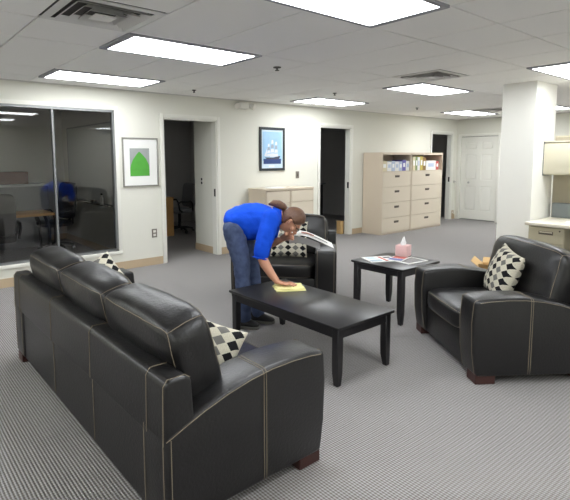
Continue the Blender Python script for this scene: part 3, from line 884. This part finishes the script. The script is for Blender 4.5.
leaf_mesh([(a, z - .004) for a, z in path[4:7]], -.10, -.07, .0015, .0044).build('printed_picture', 'greyink', pages, smooth=True, angle=50)
leaf_mesh([(.42, .806), (.47, .812), (.53, .806), (.59, .790), (.65, .768), (.70, .748)], -.042, .045, .004, .045).build('cover', 'greyink', mg, smooth=True, angle=50)

# ------------------------------------------------------------------ filing cabinets along the wall
def file_cabinet(label, x0, x1, H, shelf, drawers, y0=5.87, y1=6.34, pulls=True):
    w = x1 - x0
    t = thing('filing_cabinet', label, 'filing cabinet', (x0, y0, 0))
    D = y1 - y0; s = .02
    body = MB()
    if shelf:
        z0, z1 = shelf
        body.box(0, w, .03, D, 0, z0).box(0, s, .0, D, z0, H).box(w - s, w, .0, D, z0, H).box(s, w - s, D - .02, D, z0, H).box(s, w - s, 0, D - .02, z1, H)
        body.box(0, s, 0, .03, 0, z0).box(w - s, w, 0, .03, 0, z0)
        body.box(s, w - s, 0, .03, z0 - .015, z0)
    else:
        body.box(0, w, .03, D, 0, H - .03).box(0, s, 0, .03, 0, H - .03).box(w - s, w, 0, .03, 0, H - .03).box(-.004, w + .004, -.006, D, H - .03, H)
    body.box(s, w - s, .012, .03, 0, .035)
    body.build('body', 'beige', t)
    for (z0, z1) in drawers:
        d = B(s + .003, w - s - .003, -.006, .03, z0 + .004, z1 - .004).build('drawer', 'beige2', t, bevel=.003, seg=1)
        if not pulls: continue
        zc = z1 - (z1 - z0) * .30
        B(w / 2 - .075, w / 2 + .075, -.0085, -.006, zc - .022, zc + .022).build('handle_recess', 'cutout', d)
        MB().box(w / 2 - .07, w / 2 + .07, -.020, -.0085, zc - .002, zc + .018).build('handle', 'handle', d, bevel=.003, seg=1)
    return t
DR = [(.035, .325), (.325, .635), (.635, .945), (.945, 1.245)]
file_cabinet('tall beige filing cabinet with pale binders on its open shelf, left of the pair', 7.80, 8.765, 1.63, (1.26, 1.585), DR)
file_cabinet('tall beige filing cabinet with yellow binders on its shelf, right of the pair', 8.775, 9.96, 1.63, (1.26, 1.585), DR)
file_cabinet('low beige filing cabinet under the ship picture behind the person, left unit', 4.87, 5.40, 1.035, None, [(.035, .36), (.36, .80), (.80, .995)], 5.90, pulls=False)
file_cabinet('low beige filing cabinet under the ship picture behind the person, right unit', 5.41, 5.94, 1.035, None, [(.035, .36), (.36, .80), (.80, .995)], 5.90, pulls=False)
def spine(x, w, h, m, kind, label, cat, group, dy=.03, d=.26):
    t = thing(kind, label, cat, (x, 5.87 + dy, 1.26), 0, group)
    B(0, w, 0, d, 0, h).build('block', m, t, bevel=.003, seg=1)
    B(w * .22, w * .78, -.0015, 0, h * .35, h * .72).build('spine_label', 'paper' if m != 'bk2' else 'bk3', t)
xs = 7.83
for (w, h, m, lab) in ((.16, .20, 'bk1', 'cream storage box at the left end of the left cabinet shelf'), (.14, .19, 'bk2', 'white binder second on the left cabinet shelf'), (.11, .20, 'bk3', 'pale blue binder third on the left cabinet shelf'),
                      (.13, .19, 'bk2', 'white binder in the middle of the left cabinet shelf'), (.11, .19, 'bk3', 'pale blue binder beside the violet one on the left shelf'), (.12, .22, 'bk4', 'violet binder on the left cabinet shelf'), (.12, .20, 'bk2', 'white binder at the right end of the left cabinet shelf')):
    spine(xs, w, h, m, 'binder', lab, 'binder', 'binders on the left cabinet shelf'); xs += w + .004
xs = 8.86
for (w, h, m, lab) in ((.10, .29, 'bk1', 'tall cream binder at the left end of the right shelf'), (.07, .29, 'bk6', 'tall green binder on the right cabinet shelf'), (.09, .28, 'bk2', 'tall white binder between green and yellow on the right shelf'),
                      (.10, .30, 'bk5', 'tall yellow binder on the right cabinet shelf'), (.12, .27, 'bk8', 'brown binder on the right cabinet shelf'), (.38, .20, 'bk2', 'wide white box on the right cabinet shelf'), (.11, .19, 'bk7', 'red box at the right end of the right cabinet shelf')):
    spine(xs, w, h, m, 'binder' if w < .3 else 'storage_box', lab, 'binder' if w < .3 else 'box', 'binders on the right cabinet shelf'); xs += w + .004
pp = thing('paper_stack', 'loose white papers lying on the low filing cabinet', 'paper', (5.22, 6.10, 1.0355), .08)
B(-.16, .12, -.11, .10, 0, .006).build('sheet', 'paper', pp); B(-.10, .20, -.09, .11, .0065, .012).build('sheet', 'paper', pp)

# ------------------------------------------------------------------ things on the long wall
def framed(name, label, x0, x1, z0, z1, fm, fw, mount):
    t = thing(name, label, 'picture', (x0, WY, z0))
    w, h = x1 - x0, z1 - z0
    MB().box(0, w, -.025, -.002, 0, fw).box(0, w, -.025, -.002, h - fw, h).box(0, fw, -.025, -.002, fw, h - fw).box(w - fw, w, -.025, -.002, fw, h - fw).build('frame', fm, t, bevel=.003, seg=1)
    B(fw, w - fw, -.012, -.002, fw, h - fw).build('mount', mount, t)
    return t, w, h
def poly(pts, y, m, name, parent, th=.0008):
    return MB().prism([(p[0], p[1]) for p in pts], 'y', y - th, y).build(name, m, parent)
t, w, h = framed('framed_picture', 'silver framed picture of a green tree shape on white mount', 2.725, 3.255, 1.14, 1.815, 'silver', .018, 'mount')
B(.105, .395, -.0128, -.012, .145, .53).build('print', 'artgrey', t)
pts = [(.108, .148), (.392, .148), (.392, .24), (.385, .30), (.345, .385), (.295, .44), (.258, .475), (.245, .482), (.232, .475), (.20, .44), (.15, .375), (.118, .30), (.108, .25)]
poly(pts, -.0128, 'artgreen', 'green_tree', t)
t, w, h = framed('framed_picture', 'black framed picture of a white sailing ship on blue sea', 5.115, 5.675, 1.315, 2.045, 'blackframe', .042, 'artpale')
B(.065, w - .065, -.0128, -.012, .17, h - .075).build('sky_print', 'skyblue', t)
B(.085, w - .085, -.0136, -.0128, .115, .20).build('sea_print', 'sea', t)
B(.20, .33, -.0136, -.012, .068, .085).build('caption_strip', 'paper', t)
ship = poly([(.12, .225), (.16, .19), (.42, .19), (.46, .24), (.44, .25), (.30, .222)], -.0136, 'hull', 'hull', t)
for (cx, base, top, wd) in ((.20, .24, .46, .055), (.28, .23, .53, .065), (.365, .235, .50, .06)):
    for k in range(4):
        za = base + (top - base) * k / 4; zb = base + (top - base) * (k + .85) / 4; wa = wd * (1 - k * .17); wb_ = wd * (1 - (k + 1) * .17)
        poly([(cx - wa * .8, za), (cx + wa * .75, za + .006), (cx + wb_ * .8, zb), (cx - wb_ * .7, zb)], -.0136, 'sail' if k != 2 else 'sailgrey', 'sail', t)
poly([(.10, .25), (.155, .24), (.165, .38)], -.0136, 'sail', 'sail', t)
t = thing('wall_switch', 'small grey switch plate on the wall beside the ship picture', 'switch', (5.99, WY, 1.23))
B(-.04, .04, -.008, -.001, -.062, .062).build('plate', 'plate', t, bevel=.002, seg=1); B(-.012, .012, -.014, -.008, -.025, .025).build('rocker', 'handle', t)
t = thing('wall_outlet', 'grey metal outlet low on the wall left of the open doorway', 'outlet', (3.17, WY, .46))
B(-.04, .04, -.008, -.001, -.062, .062).build('plate', 'plate', t, bevel=.002, seg=1)
for z in (-.026, .026): B(-.02, .02, -.011, -.008, z - .017, z + .017).build('socket', 'outletw', t)
t = thing('wall_switch', 'dark double switch on the side wall inside the open doorway', 'switch', (4.27, 6.80, 1.16))
B(-.008, -.001, -.035, .035, -.06, .06).build('plate', 'trim', t)
for z in (-.03, .03): B(-.013, -.008, -.018, .018, z - .02, z + .02).build('rocker', 'black', t)
t = thing('wall_outlet', 'small tan outlet plate low beside the closet door', 'outlet', (11.32, WY, .16))
B(-.05, .05, -.008, -.001, -.05, .05).build('plate', 'tan', t); B(-.02, .02, -.011, -.008, -.02, .02).build('socket', 'outletw', t)
t = thing('door_lever', 'small steel lever on the wall corner left of the closet door', 'handle', (11.34, WY, .93))
MB().tube([(0, -.001, 0), (0, -.05, 0)], .012, 8).tube([(0, -.045, 0), (-.09, -.045, 0)], .010, 8).build('lever', 'chrome', t, smooth=True); MB().tube([(0, -.001, 0), (0, -.008, 0)], .028, 14).build('rose', 'chrome', t, smooth=True)
t = thing('emergency_light', 'white twin-head emergency light high on the wall', 'emergency light', (4.77, WY, 2.365))
B(-.10, .10, -.06, -.001, -.05, .05).build('housing', 'trim', t, bevel=.008)
for s in (-1, 1):
    hd = MB().tube([(s * .10, -.04, .0), (s * .135, -.06, -.005), (s * .165, -.11, -.02)], [.018, .045, .052], 14).build('lamp_head', 'trim', t, smooth=True)
    MB().tube([(s * .1645, -.109, -.0195), (s * .168, -.115, -.0215)], .044, 14).build('lens', 'outletw', hd)

# ------------------------------------------------------------------ cubicle desk by the column
t = thing('worktop', 'cream desk worktop beside the white column', 'worktop', (6.20, 0.6, 0))
B(0, .82, 0, 1.93, .70, .738).build('slab', 'worktop', t, bevel=.006)
B(.70, .80, .05, .10, 0, .70).build('leg', 'pedestal', t); B(.05, .10, .02, .06, 0, .70).build('leg', 'pedestal', t)
t = thing('desk_pedestal', 'khaki metal drawer pedestal under the cream worktop', 'pedestal', (6.24, 2.10, 0))
B(.012, .60, 0, .40, .03, .695).build('body', 'pedestal', t)
for z0, z1 in ((.50, .685), (.30, .49), (.04, .29)):
    d = B(0, .012, .006, .394, z0, z1).build('drawer', 'pedestal', t, bevel=.003, seg=1)
    B(-.002, 0, .12, .28, z1 - .085, z1 - .045).build('handle_recess', 'handle', d); B(-.006, -.002, .13, .27, z1 - .062, z1 - .050).build('handle', 'bin', d)
MB().tube([(0, .05, .655), (-.004, .05, .655)], .010, 10).build('lock', 'handle', t)
t = thing('cubicle_panel', 'beige fabric cubicle panel behind the cream worktop', 'panel', (7.03, 0.6, 0))
B(0, .06, 0, 1.94, .0, 1.78).build('fabric', 'panel', t); B(-.005, .065, 0, 1.94, 1.78, 1.80).build('top_rail', 'bin', t)
t = thing('overhead_bin', 'cream overhead storage bin above the desk', 'storage bin', (6.68, 0.92, 1.30))
B(.02, .345, .012, 1.62, 0, .41).build('shell', 'bin', t, bevel=.006); B(.0, .02, .014, 1.618, .015, .395).build('bin_door', 'bin', t, bevel=.006); B(.01, .35, 0, .012, -.01, .42).build('end_cap', 'chairmid', t); B(.01, .345, 1.62, 1.634, -.01, .42).build('end_cap', 'slate', t); B(-.002, .345, .012, 1.62, .41, .425).build('top_trim', 'worktop', t)
t = thing('desk_riser', 'slate grey riser standing at the back of the cream worktop', 'riser', (6.93, 1.0, .7385))
B(0, .09, 0, 1.50, 0, .19).build('box', 'slate', t, bevel=.005)
B(-.001, 0, .02, 1.48, .02, .17).build('face', 'slate', t)
t = thing('paper_stack', 'white papers lying on the cream desk worktop', 'paper', (6.48, 2.02, .7385), .2)
B(-.11, .11, -.15, .15, 0, .01).build('sheet', 'paper', t); B(-.10, .12, -.14, .15, .0105, .014).build('sheet', 'paper', t)
# cardboard box
t = thing('cardboard_box', 'open cardboard box on the carpet behind the right armchair', 'box', (5.60, 2.58, 0), .35)
MB().box(-.16, .16, -.16, -.155, 0, .26).box(-.16, .16, .155, .16, 0, .26).box(-.16, -.155, -.155, .155, 0, .26).box(.155, .16, -.155, .155, 0, .26).box(-.155, .155, -.155, .155, 0, .006).build('carton', 'card', t)
for (pts) in ([(-.16, -.16, .26), (-.16, .16, .26), (-.25, .16, .32), (-.25, -.16, .32)], [(.16, -.16, .26), (.16, .16, .26), (.25, .16, .31), (.25, -.16, .31)], [(-.16, .16, .26), (.16, .16, .26), (.16, .25, .33), (-.16, .25, .33)], [(-.16, -.16, .26), (.16, -.16, .26), (.16, -.27, .235), (-.16, -.27, .235)]):
    MB().add(pts + [(a, b, c + .004) for a, b, c in pts], [(3, 2, 1, 0), (4, 5, 6, 7), (0, 1, 5, 4), (1, 2, 6, 5), (2, 3, 7, 6), (3, 0, 4, 7)]).build('flap', 'card', t)

# ------------------------------------------------------------------ furniture of the glass office
t = thing('office_desk', 'wood topped desk with dark legs behind the office window', 'desk', (0.95, 7.50, 0))
B(0, 1.20, 0, .62, .70, .735).build('top', 'wood', t, bevel=.004)
for (x, y) in ((.06, .06), (1.12, .06), (.06, .56), (1.12, .56)):
    MB().tube([(x, y, 0), (x, y, .55), (x - .06 if x > .6 else x + .06, y, .70)], .022, 8).build('leg', 'black', t)
def swivel_chair(label, loc, rz, mback, tall, group):
    t = thing('office_chair', label, 'chair', loc, rz, group)
    link('seat', cushion_mesh(.48, .50, .09, 5, 6, (0, 0, .01)), mback, t, (0, 0, .46))
    link('backrest', cushion_mesh(.08, .48, tall, 6, 8, (.015, 0, 0)), mback, t, (-.24, 0, .52 + tall / 2), (0, -.12, 0))
    MB().tube([(-.18, 0, .44), (-.27, 0, .5), (-.28, 0, .62)], .02, 8).build('back_support', 'black', t)
    MB().cyl((0, 0), .03, .09, .43, 12).build('column', 'black', t)
    for k in range(5):
        a = 2 * PI * k / 5 + .3
        l = MB().tube([(0, 0, .11), (math.cos(a) * .16, math.sin(a) * .16, .10), (math.cos(a) * .28, math.sin(a) * .28, .07)], [.026, .022, .016], 8).build('leg', 'black', t)
        MB().tube([(math.cos(a) * .28 - math.sin(a) * .02, math.sin(a) * .28 + math.cos(a) * .02, .03), (math.cos(a) * .28 + math.sin(a) * .02, math.sin(a) * .28 - math.cos(a) * .02, .03)], .029, 12).build('caster', 'black', l)
    for s in (-1, 1):
        MB().tube([(-.16, s * .27, .46), (-.14, s * .30, .60), (-.10, s * .30, .66), (.14, s * .30, .66), (.19, s * .30, .62), (.16, s * .29, .50), (.08, s * .25, .45)], .018, 8).build('armrest', 'black', t, smooth=True)
swivel_chair('black mesh-back office chair drawn up to the right of the office desk', (2.42, 8.48, 0), PI + .25, 'black', .62, 'office chairs behind glass')
swivel_chair('broad charcoal office chair in front of the office desk at the left edge', (1.30, 7.28, 0), PI / 2 - .1, 'chairgrey', .56, 'office chairs behind glass')
t = thing('whiteboard', 'large whiteboard on the right wall of the glass office', 'whiteboard', (2.95, 7.15, .82))
B(-.018, -.001, 0, 2.1, 0, 1.25).build('board', 'board', t)
MB().box(-.024, -.001, 0, 2.1, -.02, 0).box(-.024, -.001, 0, 2.1, 1.25, 1.27).box(-.024, -.001, -.02, 0, -.02, 1.27).box(-.024, -.001, 2.1, 2.12, -.02, 1.27).build('board_frame', 'alu', t)
B(-.09, -.018, .1, 2.0, -.03, -.015).build('pen_tray', 'handle', t)
t = thing('marker_bottle', 'small white bottle on the whiteboard pen tray', 'bottle', (2.90, 7.62, .805))
MB().tube([(0, 0, 0), (0, 0, .10), (0, 0, .12), (0, 0, .15)], [.028, .028, .014, .012], 12).build('bottle', 'paper', t, smooth=True); MB().cyl((0, 0), .016, .15, .175, 10).build('cap', 'black', t)
t = thing('eraser', 'dark eraser on the whiteboard pen tray', 'eraser', (2.905, 8.0, .805))
B(-.03, .03, -.09, .09, 0, .03).build('felt', 'black', t, bevel=.004); B(-.025, .025, -.085, .085, .03, .05).build('grip', 'handle', t, bevel=.004)
t = thing('credenza', 'grey credenza against the back wall of the glass office', 'credenza', (0.2, 9.05, 0))
B(0, 2.3, .02, .53, .0, 1.06).build('body', 'chairmid', t); B(-.02, 2.32, 0, .54, 1.06, 1.10).build('top', 'board', t)
for k in range(4): B(.02 + k * .57, .57 + k * .57, 0, .02, .06, 1.04).build('door', 'chairmid', t)
t = thing('wooden_hutch', 'red-brown wooden hutch on the grey credenza', 'hutch', (0.6, 9.2, 1.1005))
B(0, 1.62, .02, .33, 0, .21).build('body', 'cherry', t, bevel=.004)
for k in range(3): B(.01 + k * .535, .525 + k * .535, 0, .02, .01, .20).build('door', 'cherry', t)
t = thing('blue_bag', 'dark blue bag on the floor under the charcoal office chair', 'bag', (1.75, 6.95, 0))
link('body', cushion_mesh(.34, .22, .16, 3, 8, (0, 0, .02), .012, 4.0), mat('navy_fabric', (40, 56, 110), .8), t, (0, 0, .085)); MB().tube([(-.1, 0, .15), (-.08, 0, .21), (.08, 0, .21), (.1, 0, .15)], .01, 8).build('strap', 'black', t)

# things in the dark rooms
t = thing('office_desk', 'oak desk end seen inside the dark open doorway', 'desk', (3.95, 8.55, 0))
B(.0, .74, .0, .03, 0, .74).build('side_panel', 'wood', t); B(-.01, .75, 0, 1.2, .74, .77).build('top', 'wood', t); B(.1, .13, .03, 1.2, .2, .74).build('modesty_panel', 'wood', t); B(.0, .74, 1.17, 1.2, 0, .74).build('side_panel', 'wood', t)
swivel_chair('office chair standing in the dark room behind the open doorway', (5.02, 8.9, 0), PI, 'chairmid', .5, None)
t = thing('side_counter', 'dim counter top inside the middle dark doorway', 'counter', (6.7, 8.6, 0))
B(0, 2.4, 0, .6, .86, .90).build('top', 'chairmid', t); B(.05, 2.35, .05, .58, 0, .86).build('body', 'chairgrey', t)
t = thing('grey_cabinet', 'grey cabinet inside the narrow far doorway beside the filing cabinets', 'cabinet', (10.75, 6.75, 0))
B(0, .9, .02, .5, 0, 1.0).build('body', 'chairmid', t); B(.02, .44, 0, .02, .05, .97).build('door', 'chairmid', t); B(.46, .88, 0, .02, .05, .97).build('door', 'chairmid', t)
t = thing('storage_box', 'small tan box on the floor inside the middle dark doorway', 'box', (7.37, 6.56, 0), 0)
B(-.04, .04, -.06, .06, 0, .24).build('carton', 'card', t, bevel=.004, seg=1); B(-.042, .042, -.062, .062, .2405, .26).build('lid', 'card', t)
t = thing('ceiling_light', 'added dim fill light in the dark room behind the doorways, out of view', 'ceiling light', (5.2, 9.2, CZ), 0)  # unseen lamp, added to lift the rear room from black to dark grey
B(-.3, .3, -.3, .3, -.012, .0).build('light_frame', 'frame', t); B(-.27, .27, -.27, .27, -.016, -.012).build('diffuser', mat('fill_diffuser', (255, 255, 255), .5, emit=.8), t)
t = thing('ceiling_light', 'added dim fill light above the counter of the middle dark room, out of view', 'ceiling light', (8.2, 9.2, CZ), 0)  # second added lamp, unseen, brightens the room behind the middle doorway
B(-.3, .3, -.3, .3, -.012, .0).build('light_frame', 'frame', t); B(-.27, .27, -.27, .27, -.016, -.012).build('diffuser', bpy.data.materials['fill_diffuser'], t)
